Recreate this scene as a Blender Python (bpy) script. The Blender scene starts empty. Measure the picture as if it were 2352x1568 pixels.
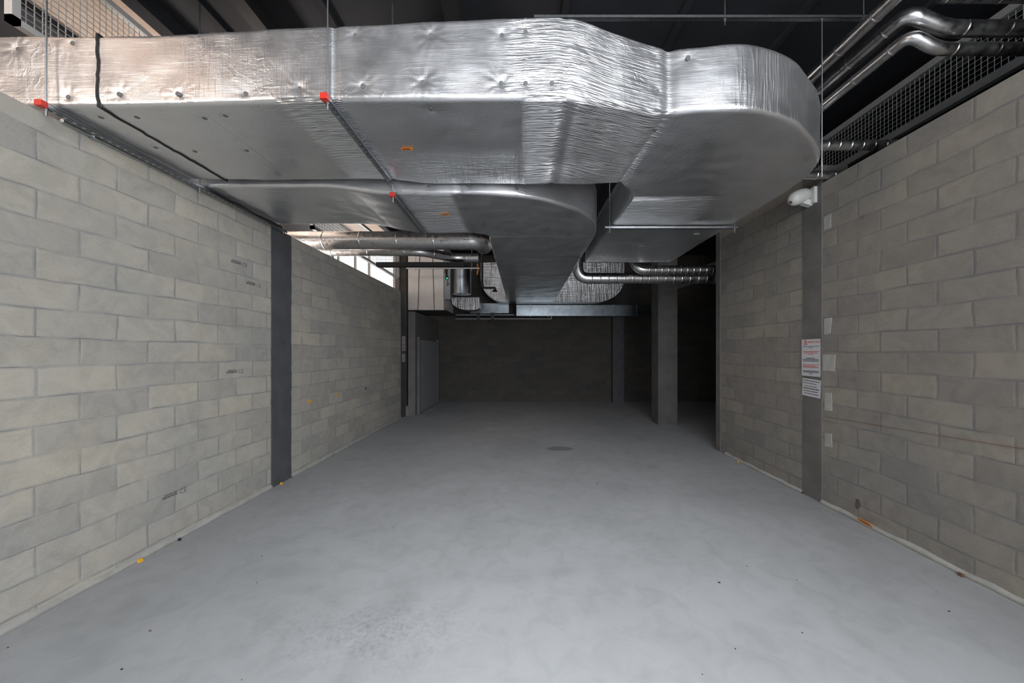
import bpy, math, random
import numpy as np
from mathutils import Vector, Matrix
random.seed(7); rng = np.random.RandomState(11)
PI = math.pi
scn = bpy.context.scene
COL = scn.collection

# ------------------------------------------------------------------ camera
F = 850.0; CX, CY = 1200.0, 808.0; H = 1.77     # focal length in px, vanishing point, lens height (m)
cam = bpy.data.cameras.new('camera'); cam_o = bpy.data.objects.new('camera', cam); COL.objects.link(cam_o)
cam.sensor_width = 36.0; cam.lens = F / 2352 * 36.0
cam.shift_x = -(CX - 1176) / 2352; cam.shift_y = (CY - 784) / 2352
cam.clip_start = 0.05
cam_o.location = (0, 0, H); cam_o.rotation_euler = (PI / 2, 0, 0)
scn.camera = cam_o
# ------------------------------------------------------------------ view + light
scn.view_settings.view_transform = 'Standard'; scn.view_settings.look = 'None'
scn.view_settings.gamma = 1; scn.view_settings.exposure = 0.0; scn.view_settings.use_curve_mapping = False
w = bpy.data.worlds.new('world'); scn.world = w; w.use_nodes = True
w.node_tree.nodes['Background'].inputs[0].default_value = (0.93, 0.96, 1.0, 1)
w.node_tree.nodes['Background'].inputs[1].default_value = 1.5

def area(name, loc, target, sx, sy, power, color, spread=PI):
    l = bpy.data.lights.new(name, 'AREA'); l.shape = 'RECTANGLE'; l.size = sx; l.size_y = sy
    l.energy = power; l.color = color; l.spread = spread
    o = bpy.data.objects.new(name, l); COL.objects.link(o); o.location = loc
    o.rotation_euler = (Vector(target) - Vector(loc)).to_track_quat('-Z', 'Y').to_euler()
    return o
# daylight coming in through the open shutter behind the photographer
area('daylight_entrance', (2.3, -2.0, 1.9), (-2.6, 2.6, 2.1), 2.2, 2.8, 140, (0.96, 0.97, 1.0), math.radians(150))
area('daylight_from_above', (0.3, -1.2, 4.2), (0.15, 1.7, 0.0), 2.2, 1.0, 62, (0.92, 0.96, 1.0), math.radians(85))
area('daylight_entrance_top', (0.7, -2.0, 4.3), (0.2, 2.5, 4.1), 4.2, 1.3, 62, (0.93, 0.96, 1.0), math.radians(105))
# warm daylight, plus an added ceiling fill, in the side aisle beyond the left wall
area('daylight_side_aisle', (-5.3, -1.2, 4.2), (-3.6, 3.0, 3.75), 1.8, 1.4, 80, (1.0, 0.80, 0.66))
area('aisle_ceiling_fill', (-5.6, 5.2, 2.4), (-4.45, 5.2, 5.3), 6.0, 1.0, 460, (1.0, 0.90, 0.83), math.radians(110))  # added upward fill to brighten the cream aisle ceiling; no window behind it
area('daylight_aisle_end', (-5.4, 11.7, 4.1), (-4.6, 6.0, 4.2), 2.0, 1.6, 60, (1.0, 0.95, 0.92))

# ------------------------------------------------------------------ helpers
def P(px, py, Y):            # a point of the place at distance Y seen at that spot
    return Vector(((px - CX) / F * Y, Y, H - (py - CY) / F * Y))
def mesh_obj(name, verts, faces, mat=None, parent=None, smooth=False, mats=None, fm=None):
    me = bpy.data.meshes.new(name); me.from_pydata([tuple(v) for v in verts], [], faces)
    for m in (mats or ([mat] if mat else [])): me.materials.append(m)
    if fm: me.polygons.foreach_set('material_index', fm)
    if smooth: me.polygons.foreach_set('use_smooth', [True] * len(me.polygons))
    me.update()
    o = bpy.data.objects.new(name, me); COL.objects.link(o)
    if parent: o.parent = parent
    return o
def tag(o, label=None, cat=None, group=None, kind=None):
    if label: o['label'] = label
    if cat: o['category'] = cat
    if group: o['group'] = group
    if kind: o['kind'] = kind
    return o
def thing(name, label, cat, group=None, loc=(0, 0, 0)):
    o = bpy.data.objects.new(name, None); COL.objects.link(o); o.empty_display_size = 0.1
    o.location = loc
    return tag(o, label, cat, group)

class MB:
    def __init__(s): s.v = []; s.f = []; s.sm = []
    def add(s, vs, fs, smooth=False):
        n = len(s.v); s.v += [Vector(v) for v in vs]
        for f in fs: s.f.append([n + i for i in f]); s.sm.append(smooth)
    def box(s, a, b, M=None):
        x0, y0, z0 = [min(a[i], b[i]) for i in range(3)]; x1, y1, z1 = [max(a[i], b[i]) for i in range(3)]
        vs = [(x0,y0,z0),(x1,y0,z0),(x1,y1,z0),(x0,y1,z0),(x0,y0,z1),(x1,y0,z1),(x1,y1,z1),(x0,y1,z1)]
        if M: vs = [M @ Vector(v) for v in vs]
        s.add(vs, [(0,3,2,1),(4,5,6,7),(0,1,5,4),(1,2,6,5),(2,3,7,6),(3,0,4,7)])
        return s
    def bar(s, p, q, wd, ht):            # rectangular bar p->q
        p = Vector(p); q = Vector(q); d = (q - p); L = d.length; d.normalize()
        up = Vector((0, 0, 1)) if abs(d.z) < .95 else Vector((0, 1, 0))
        sx = d.cross(up).normalized(); sz = sx.cross(d).normalized()
        vs = []
        for e in (p, q):
            for a, b in ((-1,-1),(1,-1),(1,1),(-1,1)): vs.append(e + sx * a * wd / 2 + sz * b * ht / 2)
        s.add(vs, [(0,3,2,1),(4,5,6,7),(0,1,5,4),(1,2,6,5),(2,3,7,6),(3,0,4,7)])
        return s
    def tube(s, pts, r, n=12, cap=True, rings=None):
        pts = [Vector(p) for p in pts]; N = len(pts)
        rr = r if isinstance(r, (list, tuple)) else [r] * N
        tg = []
        for i in range(N):
            a = pts[max(i - 1, 0)]; b = pts[min(i + 1, N - 1)]
            t1 = (pts[i] - a).normalized() if i > 0 else (b - pts[i]).normalized()
            t2 = (b - pts[i]).normalized() if i < N - 1 else t1
            tt = t1 + t2
            tg.append(tt.normalized() if tt.length > 1e-6 else t2)
        u = tg[0].cross(Vector((0, 0, 1)))
        if u.length < .05: u = tg[0].cross(Vector((0, 1, 0)))
        u.normalize(); vs = []
        for i in range(N):
            u = (u - tg[i] * u.dot(tg[i])).normalized(); v = tg[i].cross(u)
            for k in range(n):
                a = 2 * PI * k / n; vs.append(pts[i] + (u * math.cos(a) + v * math.sin(a)) * rr[i])
        fs = []
        for i in range(N - 1):
            for k in range(n):
                k2 = (k + 1) % n; fs.append((i*n+k, i*n+k2, (i+1)*n+k2, (i+1)*n+k))
        s.add(vs, fs, True)
        if cap:
            s.add(vs[:n], [tuple(range(n))[::-1]]); s.add(vs[-n:], [tuple(range(n))])
        return s
    def prism(s, poly, ext):             # polygon (3D points) extruded by vector ext
        n = len(poly); ext = Vector(ext); vs = [Vector(p) for p in poly] + [Vector(p) + ext for p in poly]
        fs = [tuple(range(n))[::-1], tuple(range(n, 2*n))] + [(i, (i+1) % n, (i+1) % n + n, i + n) for i in range(n)]
        s.add(vs, fs); return s
    def build(s, name, mat, parent=None):
        o = mesh_obj(name, s.v, s.f, mat, parent)
        o.data.polygons.foreach_set('use_smooth', s.sm); o.data.update()
        return o
def ringed(p, q, r, step=0.3, rr=0.006, start=0.1):      # straight cladding with raised seam beads
    p = Vector(p); q = Vector(q); L = (q - p).length; d = (q - p) / L
    pts = [p]; rad = [r]; s = start
    while s < L - .05:
        for ds, e in ((-.012, 0), (-.006, rr), (.006, rr), (.012, 0)):
            pts.append(p + d * (s + ds)); rad.append(r + e)
        s += step
    pts.append(q); rad.append(r)
    return pts, rad
def fillet(pts, R, n=7):     # round the inner corners of a path
    pts = [Vector(p) for p in pts]; out = [pts[0]]
    for i in range(1, len(pts) - 1):
        a = (pts[i-1] - pts[i]).normalized(); b = (pts[i+1] - pts[i]).normalized()
        R2 = min(R, .45 * (pts[i-1]-pts[i]).length, .45 * (pts[i+1]-pts[i]).length)
        p0 = pts[i] + a * R2; p2 = pts[i] + b * R2
        for k in range(n + 1):
            t = k / n; out.append(p0 * (1-t)**2 + pts[i] * 2*t*(1-t) + p2 * t*t)
    out.append(pts[-1]); return out

# ------------------------------------------------------------------ materials
class NT:
    def __init__(s, name):
        s.m = bpy.data.materials.new(name); s.m.use_nodes = True; s.t = s.m.node_tree
        s.b = s.t.nodes['Principled BSDF']
    def n(s, typ, **kw):
        nd = s.t.nodes.new(typ)
        for k, v in kw.items():
            if hasattr(nd, k): setattr(nd, k, v)
        return nd
    def l(s, a, b): s.t.links.new(a, b)
    def val(s, sock, v):
        if hasattr(v, 'is_output'): s.l(v, sock)
        else: sock.default_value = v
    def math(s, op, a, b=0.0, clamp=False):
        nd = s.n('ShaderNodeMath', operation=op); nd.use_clamp = clamp
        s.val(nd.inputs[0], a); s.val(nd.inputs[1], b); return nd.outputs[0]
    def coords(s, kind='Object', scale=(1,1,1), loc=(0,0,0)):
        tc = s.n('ShaderNodeTexCoord'); mp = s.n('ShaderNodeMapping')
        s.l(tc.outputs[kind], mp.inputs[0]); mp.inputs['Scale'].default_value = scale; mp.inputs['Location'].default_value = loc
        return mp.outputs[0]
    def noise(s, vec, scale, detail=4, rough=.55, dist=0):
        nd = s.n('ShaderNodeTexNoise'); s.l(vec, nd.inputs['Vector']); nd.inputs['Scale'].default_value = scale
        nd.inputs['Detail'].default_value = detail; nd.inputs['Roughness'].default_value = rough
        nd.inputs['Distortion'].default_value = dist; return nd.outputs['Fac']
    def ramp(s, fac, stops):
        nd = s.n('ShaderNodeValToRGB'); s.l(fac, nd.inputs[0]); e = nd.color_ramp.elements
        while len(e) < len(stops): e.new(.5)
        for i, (p, c) in enumerate(stops):
            e[i].position = p; e[i].color = (c, c, c, 1) if isinstance(c, (int, float)) else (*c, 1)
        return nd.outputs[0]
    def mix(s, fac, a, b, blend='MIX'):
        nd = s.n('ShaderNodeMix', data_type='RGBA', blend_type=blend)
        s.val(nd.inputs[0], fac)
        for i, v in ((6, a), (7, b)):
            if hasattr(v, 'is_output'): s.l(v, nd.inputs[i])
            else: nd.inputs[i].default_value = (*v, 1)
        return nd.outputs[2]
    def bump(s, h, strength=.5, dist=.01):
        nd = s.n('ShaderNodeBump'); s.l(h, nd.inputs['Height']); nd.inputs['Strength'].default_value = strength
        nd.inputs['Distance'].default_value = dist; s.l(nd.outputs[0], s.b.inputs['Normal'])
    def set(s, col=None, rough=None, metal=None, spec=None):
        if col is not None:
            if hasattr(col, 'is_output'): s.l(col, s.b.inputs['Base Color'])
            else: s.b.inputs['Base Color'].default_value = (*col, 1)
        if rough is not None: s.val(s.b.inputs['Roughness'], rough)
        if metal is not None: s.b.inputs['Metallic'].default_value = metal
        if spec is not None: s.b.inputs['Specular IOR Level'].default_value = spec
        return s.m
def plain(name, col, rough=.6, metal=0, var=.12, scale=8, bump=.15):
    t = NT(name); v = t.coords(); nz = t.noise(v, scale, 5)
    r = t.ramp(nz, [(.3, 1 - var), (.7, 1 + var * .3)])
    t.set(t.mix(1.0, col, r, 'MULTIPLY'), rough, metal)
    if bump: t.bump(t.noise(v, scale * 12, 3), bump, .003)
    return t.m
def block_mat(name, axis, off, tone=(.485, .468, .43), bw=.5, rh=.2):
    t = NT(name); tc = t.n('ShaderNodeTexCoord'); sp = t.n('ShaderNodeSeparateXYZ'); t.l(tc.outputs['Object'], sp.inputs[0])
    co = t.n('ShaderNodeCombineXYZ')
    t.l(t.math('ADD', sp.outputs['Y' if axis == 'y' else 'X'], off[0]), co.inputs[0]); t.l(t.math('ADD', sp.outputs['Z'], off[1]), co.inputs[1])
    # slight waviness of the bed joints
    nz = t.n('ShaderNodeTexNoise'); t.l(co.outputs[0], nz.inputs['Vector']); nz.inputs['Scale'].default_value = 2.6; nz.inputs['Detail'].default_value = 3
    sub = t.n('ShaderNodeVectorMath', operation='SUBTRACT'); t.l(nz.outputs['Color'], sub.inputs[0]); sub.inputs[1].default_value = (.5,.5,.5)
    mul = t.n('ShaderNodeVectorMath', operation='SCALE'); t.l(sub.outputs[0], mul.inputs[0]); mul.inputs['Scale'].default_value = .048
    add = t.n('ShaderNodeVectorMath', operation='ADD'); t.l(co.outputs[0], add.inputs[0]); t.l(mul.outputs[0], add.inputs[1])
    def brick(ms, sm):
        b = t.n('ShaderNodeTexBrick'); b.offset = .5; b.offset_frequency = 2; b.squash = 1
        t.l(add.outputs[0], b.inputs['Vector']); b.inputs['Scale'].default_value = 1
        b.inputs['Brick Width'].default_value = bw; b.inputs['Row Height'].default_value = rh
        b.inputs['Mortar Size'].default_value = ms; b.inputs['Mortar Smooth'].default_value = sm
        return b
    b1 = brick(.019, 1.0); b2 = brick(.0035, .4)
    b1.inputs['Color1'].default_value = (0,0,0,1); b1.inputs['Color2'].default_value = (1,1,1,1); b1.inputs['Mortar'].default_value = (.5,.5,.5,1)
    vc = add.outputs[0]
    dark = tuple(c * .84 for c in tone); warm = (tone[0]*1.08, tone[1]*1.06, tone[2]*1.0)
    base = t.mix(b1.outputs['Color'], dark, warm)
    big = t.ramp(t.noise(vc, 1.1, 4), [(.3, (.86,.88,.92)), (.7, (1.06,1.03,.98))])
    base = t.mix(1, base, big, 'MULTIPLY')
    mott = t.ramp(t.noise(vc, 5.5, 5, .6, 1.2), [(.25, .84), (.6, 1.04)])
    base = t.mix(1, base, mott, 'MULTIPLY')
    grain = t.ramp(t.noise(vc, 90, 3), [(.3, .93), (.7, 1.05)])
    base = t.mix(1, base, grain, 'MULTIPLY')
    smear = t.math('MULTIPLY', b1.outputs['Fac'], t.ramp(t.noise(vc, 3.2, 3), [(.35, .15), (.62, .9)]))
    base = t.mix(smear, base, tuple(c * .72 for c in (tone[0]*.93, tone[1]*.97, tone[2]*1.04)))
    line = t.math('MULTIPLY', b2.outputs['Fac'], t.ramp(t.noise(vc, 4.1, 3), [(.42, 0.0), (.62, .6)]))
    base = t.mix(line, base, (.10, .10, .11))
    t.set(base, .9)
    h = t.math('ADD', t.math('MULTIPLY', b1.outputs['Fac'], -.8), t.math('MULTIPLY', t.noise(vc, 26, 5, .65), .5))
    t.bump(h, .22, .01)
    return t.m
def foil_mat(name, rough=(.27,.40), tint=(.83,.84,.86), crumple=1.0):
    t = NT(name); tc = t.n('ShaderNodeTexCoord'); uv = tc.outputs['UV']
    def mp(scale):
        m = t.n('ShaderNodeMapping'); t.l(uv, m.inputs[0]); m.inputs['Scale'].default_value = scale; return m.outputs[0]
    def ridge(vec, sc, det=2, dist=.3):
        return t.math('ABSOLUTE', t.math('SUBTRACT', t.noise(vec, sc, det, .5, dist), .5))
    def sharp(vec, sc, k=11, det=1, dist=.2):      # thin raised creases
        return t.math('SUBTRACT', 1.0, t.math('MULTIPLY', ridge(vec, sc, det, dist), k), True)
    aA = t.n('ShaderNodeAttribute', attribute_name='ripa'); aB = t.n('ShaderNodeAttribute', attribute_name='ripb')
    hA = ridge(mp((3.2, 62, 1)), 1.0, 2); hB = ridge(mp((52, 2.4, 1)), 1.0, 2)
    h = t.math('MULTIPLY', t.math('MULTIPLY', hA, aA.outputs['Fac']), .9)
    h = t.math('ADD', h, t.math('MULTIPLY', t.math('MULTIPLY', hB, aB.outputs['Fac']), .7))
    h = t.math('ADD', h, t.math('MULTIPLY', t.math('MULTIPLY', sharp(mp((2.6, 30, 1)), 1.0), aA.outputs['Fac']), .16))
    h = t.math('ADD', h, t.math('MULTIPLY', t.math('MULTIPLY', sharp(mp((26, 1.8, 1)), 1.0), aB.outputs['Fac']), .14))
    ck = t.math('MULTIPLY', sharp(mp((1, 1, 1)), 7, 16, 3, 1.2), t.ramp(t.noise(mp((1,1,1)), 2.6, 2), [(.5, 0.0), (.62, 1.0)]))
    h = t.math('ADD', h, t.math('MULTIPLY', ck, .07 * crumple))
    wr = ridge(mp((1, 1, 1)), 9, 5, 1.6)
    wm = t.ramp(t.noise(mp((1,1,1)), 1.7, 3), [(.42, .12), (.62, 1.0)])
    h = t.math('ADD', h, t.math('MULTIPLY', t.math('MULTIPLY', wr, wm), -.28 * crumple))
    wa = t.n('ShaderNodeTexWave'); t.l(uv, wa.inputs['Vector']); wa.bands_direction = 'Y'; wa.inputs['Scale'].default_value = 32; wa.inputs['Distortion'].default_value = .4
    h = t.math('ADD', h, t.math('MULTIPLY', t.math('MULTIPLY', wa.outputs['Fac'], .035), t.ramp(t.noise(mp((1.2,1,1)), 2.2, 2), [(.45, 0.0), (.6, 1.0)])))
    t.bump(h, .8, .012)
    r = t.ramp(t.noise(mp((1,1,1)), 5, 4), [(.3, rough[0]), (.7, rough[1])])
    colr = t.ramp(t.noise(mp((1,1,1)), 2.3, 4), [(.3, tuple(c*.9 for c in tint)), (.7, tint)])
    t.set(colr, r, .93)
    return t.m
M = {}
M['foil'] = foil_mat('aluminium_foil_wrap')
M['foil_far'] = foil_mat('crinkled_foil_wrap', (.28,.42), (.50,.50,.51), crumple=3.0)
t = NT('foil_pipe_cladding'); v = t.coords()
t.set((.62,.62,.62), t.ramp(t.noise(v, 14, 4), [(.3,.22),(.7,.4)]), 1.0); t.bump(t.noise(v, 9, 2), .10, .003); M['pipe'] = t.m
M['zinc'] = plain('galvanised_steel', (.50,.53,.55), .38, 1.0, .2, 30, .05)
M['pin'] = plain('dull_grey_pin', (.16,.16,.16), .6, .2, .2, 30, .05)
M['sheet'] = plain('galvanised_sheet', (.36,.41,.45), .30, 1.0, .25, 6, .05)
M['steel_dark'] = plain('dark_steel', (.05,.05,.055), .5, .3)
M['black'] = plain('black_rubber', (.012,.012,.012), .6)
M['red'] = plain('red_plastic', (.62,.035,.02), .4, 0, .05, 8, 0)
M['orange'] = plain('orange_plastic', (.95,.30,.02), .5, 0, .05, 8, 0)
M['orange_paint'] = plain('orange_marker_paint', (.90,.47,.03), .8)
M['rust'] = plain('rust_brown', (.16,.09,.055), .8)
M['white'] = plain('white_plastic', (.62,.62,.60), .4, 0, .05, 8, 0)
M['paper'] = plain('white_paper', (.62,.62,.64), .7, 0, .04, 8, 0)
M['ink'] = plain('black_ink', (.03,.03,.035), .7, 0, 0, 8, 0)
M['redink'] = plain('red_ink', (.55,.06,.04), .7, 0, 0, 8, 0)
M['string'] = plain('rust_red_string', (.30,.12,.06), .8, 0, .1, 8, 0)
M['stain'] = plain('brown_stain', (.15,.11,.095), .9, 0, .3, 20, 0)
M['stamp'] = plain('faded_stamp_ink', (.20,.195,.185), .9, 0, .5, 60, 0)
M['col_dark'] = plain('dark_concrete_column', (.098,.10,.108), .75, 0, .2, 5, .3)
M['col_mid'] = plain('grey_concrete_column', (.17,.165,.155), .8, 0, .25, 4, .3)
M['col_shade'] = plain('grey_concrete_shaded', (.125,.122,.118), .8, 0, .25, 4, .3)  # column grey darkened, the dimness of the far end put into its colour
M['mortar'] = plain('pale_mortar', (.46,.45,.42), .9, 0, .2, 9, .5)
M['panel'] = plain('cream_unit_panel', (.80,.75,.70), .5, 0, .08, 3, .03)
M['deck'] = plain('dark_ceiling', (.024,.026,.032), .75, 0, .3, 2.2, .1)
M['beam'] = plain('dark_steel_beam', (.022,.021,.021), .6, 0, .25, 4, .1)
M['timber'] = plain('brown_timber', (.45,.25,.15), .7, 0, .3, 6, .1)
M['grate'] = plain('galvanised_wire', (.50,.53,.54), .5, .2, .1, 9, 0)
M['frame'] = plain('grey_painted_frame', (.34,.35,.36), .5, .1, .1, 9, 0)
M['door'] = plain('grey_door_leaf', (.33,.34,.36), .5, 0, .05, 3, 0)
M['darkwall'] = plain('dark_render', (.075,.075,.08), .85, 0, .2, 3, .2)
M['outer'] = plain('grey_render', (.18,.17,.165), .85, 0, .2, 3, .2)
M['blk_left'] = block_mat('grey_block_left', 'y', (.015 + 5, -.066 + 2))
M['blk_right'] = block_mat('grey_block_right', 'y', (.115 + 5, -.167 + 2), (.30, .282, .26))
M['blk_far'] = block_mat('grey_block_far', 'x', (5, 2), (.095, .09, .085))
M['blk_cream'] = block_mat('cream_block', 'y', (5.2, 2.03), (.62, .50, .42))
t = NT('led_green'); t.set((.0,.3,.08), .4); t.b.inputs['Emission Color'].default_value = (.0,1,.25,1); t.b.inputs['Emission Strength'].default_value = 2.0; M['led'] = t.m
# floor: power-floated concrete, dusty, with a rough patch and a damp spot
t = NT('power_floated_concrete'); v = t.coords()
n1 = t.ramp(t.noise(v, .8, 5, .55, .6), [(.3, (.37,.378,.388)), (.7, (.44,.45,.463))])
n2 = t.ramp(t.noise(v, 5, 6, .62, .8), [(.28, .88), (.55, 1.02)])
base = t.mix(1, n1, n2, 'MULTIPLY')
def spot(cx, cy, rx, ry, soft=.5, wob=.5):
    sp = t.n('ShaderNodeSeparateXYZ'); t.l(v, sp.inputs[0])
    dx = t.math('DIVIDE', t.math('SUBTRACT', sp.outputs[0], cx), rx); dy = t.math('DIVIDE', t.math('SUBTRACT', sp.outputs[1], cy), ry)
    d = t.math('SQRT', t.math('ADD', t.math('MULTIPLY', dx, dx), t.math('MULTIPLY', dy, dy)))
    d = t.math('ADD', d, t.math('MULTIPLY', t.math('SUBTRACT', t.noise(v, 7, 4), .5), wob))
    nd = t.n('ShaderNodeMapRange'); t.l(d, nd.inputs[0]); nd.inputs[1].default_value = 1.0; nd.inputs[2].default_value = 1.0 - soft
    nd.inputs[3].default_value = 0; nd.inputs[4].default_value = 1; nd.clamp = True
    return nd.outputs[0]
st = t.math('MULTIPLY', spot(.68, 6.78, .28, .17, .25, .3), .6)
base = t.mix(st, base, (.16,.155,.14))
s2 = t.math('MULTIPLY', spot(-1.9, 3.0, .55, .16, .7), .22); base = t.mix(s2, base, (.3,.32,.34))
rp = spot(-.95, 2.35, .85, .42, .9, 1.2)
pit = t.ramp(t.noise(v, 30, 7, .75, .6), [(.38, .72), (.54, 1.04)])
base = t.mix(t.math('MULTIPLY', rp, .8), base, t.mix(1, base, pit, 'MULTIPLY'))
t.set(base, t.ramp(t.noise(v, 3, 5), [(.3,.5),(.7,.72)]), 0, .35)
t.bump(t.math('ADD', t.math('MULTIPLY', t.noise(v, 30, 6, .7), t.math('MULTIPLY', rp, 1.0)), t.math('MULTIPLY', t.noise(v, 14, 4), .15)), .5, .006)
M['floor'] = t.m

# ------------------------------------------------------------------ setting
XL, XR = -3.27, 3.515
def struct(name, mb, mat): return tag(mb.build(name, mat), kind='structure')
struct('floor', MB().box((-7.2, -3.5, -.2), (9.2, 14.2, 0)), M['floor'])
wl = struct('wall_left', MB().box((XL-.2, -1.6, 0), (XL, 4.81, 3.40)), M['blk_left'])
wl2 = struct('wall_left', MB().box((XL-.2, 5.22, 0), (XL, 9.93, 3.40)), M['blk_left'])
wr = struct('wall_right', MB().box((XR, -1.6, 0), (XR+.2, 4.34, 3.75)), M['blk_right'])
wr2 = struct('wall_right', MB().box((XR, 4.63, 0), (XR+.2, 6.56, 3.98)), M['blk_right'])
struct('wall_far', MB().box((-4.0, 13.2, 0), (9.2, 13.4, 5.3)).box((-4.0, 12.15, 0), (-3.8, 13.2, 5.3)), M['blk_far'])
struct('wall_outer_left', MB().box((-7.0, -1.6, 0), (-6.8, 12.15, 5.3)), M['blk_cream'])
struct('wall_outer_right', MB().box((9.0, -1.6, 0), (9.2, 13.2, 5.3)), M['darkwall'])
# entrance wall behind the photographer with the big shutter opening
mb = MB(); mb.box((-3.47, -1.8, 0), (-1.6, -1.6, 5.3)); mb.box((3.45, -1.8, 0), (9.2, -1.6, 5.3)); mb.box((-1.6, -1.8, 5.0), (3.45, -1.6, 5.3)); mb.box((-7.0, -1.8, 0), (-3.47, -1.6, 3.2))
struct('wall_entrance', mb, M['outer'])
struct('wall_left_rear', MB().box((-3.2, 10.36, 0), (-3.0, 13.2, 2.90)), M['outer'])
# ceiling: dark deck with ribs running away
struct('ceiling', MB().box((-4.85, -1.6, 5.22), (-3.62, 12.15, 5.4)), M['blk_cream'])
mb = MB(); mb.box((-7.0, -1.6, 5.12), (-4.85, 12.15, 5.4)); mb.box((-3.62, -1.6, 5.22), (9.2, 12.15, 5.4)); mb.box((-3.75, -1.6, 5.05), (-3.60, 12.0, 5.215)); mb.box((-4.0, 12.15, 5.22), (9.2, 13.4, 5.4))
x = -3.2
while x < 9: mb.box((x, -1.6, 5.17), (x+.06, 12.1, 5.22)); x += 1.2
struct('ceiling', mb, M['deck'])
# window far to the left, above the wall, looking out at the bright day
mb = MB()
X0, X1, ZB, ZT = -6.7, -4.12, 3.4, 5.05; YW = 12.0
mb.box((-6.8, YW, 0), (-4.0, YW+.15, ZB)); mb.box((-6.8, YW, ZT), (-4.0, YW+.15, 5.22)); mb.box((-6.8, YW, ZB), (X0, YW+.15, ZT)); mb.box((X1, YW, ZB), (-4.0, YW+.15, ZT))
struct('wall_aisle', mb, M['outer'])
wn = thing('window_1', None, None); wn['kind'] = 'structure'
mb = MB(); mb.box((X0, YW-.03, ZB), (X0+.07, YW+.05, ZT)); mb.box((X1-.07, YW-.03, ZB), (X1, YW+.05, ZT)); mb.box((X0, YW-.03, ZT-.07), (X1, YW+.05, ZT)); mb.box((X0, YW-.03, ZB), (X1, YW+.05, ZB+.07))
for xx in (-6.0, -5.45, -5.0): mb.box((xx, YW-.03, ZB), (xx+.05, YW+.05, ZT))
mb.build('window_frame', M['white'], wn)
mb = MB()
zz = ZB + .1
while zz < ZT - .1:
    mb.prism([(X0+.07, YW+.02, zz), (X0+.07, YW+.06, zz+.008), (X0+.07, YW+.061, zz+.002), (X0+.07, YW+.021, zz-.006)], (X1-X0-.14, 0, 0)); zz += .085
mb.build('louvre_blind', M['white'], wn)
# mortar fillets along the foot of the walls
def foot(name, x, y0, y1, sgn):
    mb = MB(); n = max(3, int((y1-y0) / .12)); rr = random.Random(3)
    vs = []; fs = []
    for i in range(n + 1):
        y = y0 + (y1-y0) * i / n; a = .032 + rr.uniform(-.006, .006); b = .040 + rr.uniform(-.008, .008)
        vs += [(x, y, 0), (x + sgn*a, y, 0), (x + sgn*a*.62, y, b*.7), (x, y, b)]
    for i in range(n):
        for k in range(3): fs.append((4*i+k, 4*i+k+1, 4*i+k+5, 4*i+k+4))
    mb.add(vs, fs, True); return struct(name, mb, M['mortar'])
foot('baseboard_left', XL, -1.6, 4.81, 1); foot('baseboard_left', XL, 5.22, 9.93, 1)
foot('baseboard_right', XR, -1.6, 4.34, -1); foot('baseboard_right', XR, 4.63, 6.4, -1)

# ------------------------------------------------------------------ concrete columns
def column(x0, x1, y0, y1, z1, mat, label, edge=0, name='concrete_column'):
    rr = random.Random(int(x0*100) + 5); n = 40; vs = []; fs = []
    for i in range(n + 1):
        z = z1 * i / n; e = [rr.uniform(-edge, edge) for _ in range(4)]
        vs += [(x0, y0+e[0], z), (x1, y0+e[1], z), (x1, y1+e[2], z), (x0, y1+e[3], z)]
    for i in range(n):
        for k in range(4): fs.append((4*i+k, 4*i+(k+1) % 4, 4*i+4+(k+1) % 4, 4*i+4+k))
    fs += [(3,2,1,0), tuple(4*n+k for k in range(4))]
    return tag(mesh_obj(name, vs, fs, mat), label, 'column')
column(XL-.3, XL+.012, 4.81, 5.22, 3.40, M['col_dark'], 'dark grey concrete column between the two bays of the left block wall', .008)
column(XL-.3, XL+.012, 9.93, 10.33, 3.40, M['col_dark'], 'dark concrete column at the far end of the left wall, with two small notices')
column(XR-.008, XR+.3, 4.34, 4.63, 3.96, M['col_mid'], 'grey concrete column in the right wall carrying two paper notices')
column(XR-.012, XR+.22, 6.56, 6.70, 3.98, M['col_mid'], 'narrow concrete jamb at the open end of the right wall')
fc = thing('concrete_column', 'free-standing square concrete column with a raised bracket at the far right', 'column', loc=(3.53, 9.2, 0))
def rel(o, root): o.matrix_parent_inverse = Matrix.Translation(-root.location); return o
rel(MB().box((3.30, 9.0, 0), (3.77, 9.45, 5.15)).build('shaft', M['col_shade'], fc), fc)
rel(MB().prism([(3.77, 9.02, 3.30), (3.77, 9.02, 3.62), (4.9, 9.02, 4.05), (5.6, 9.02, 4.05), (5.6, 9.02, 3.75), (4.75, 9.02, 3.62)], (0, .4, 0)).build('bracket', M['col_shade'], fc), fc)
column(3.16, 3.56, 12.95, 13.19, 3.2, M['col_dark'], 'dark concrete pier against the far end wall')

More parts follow.
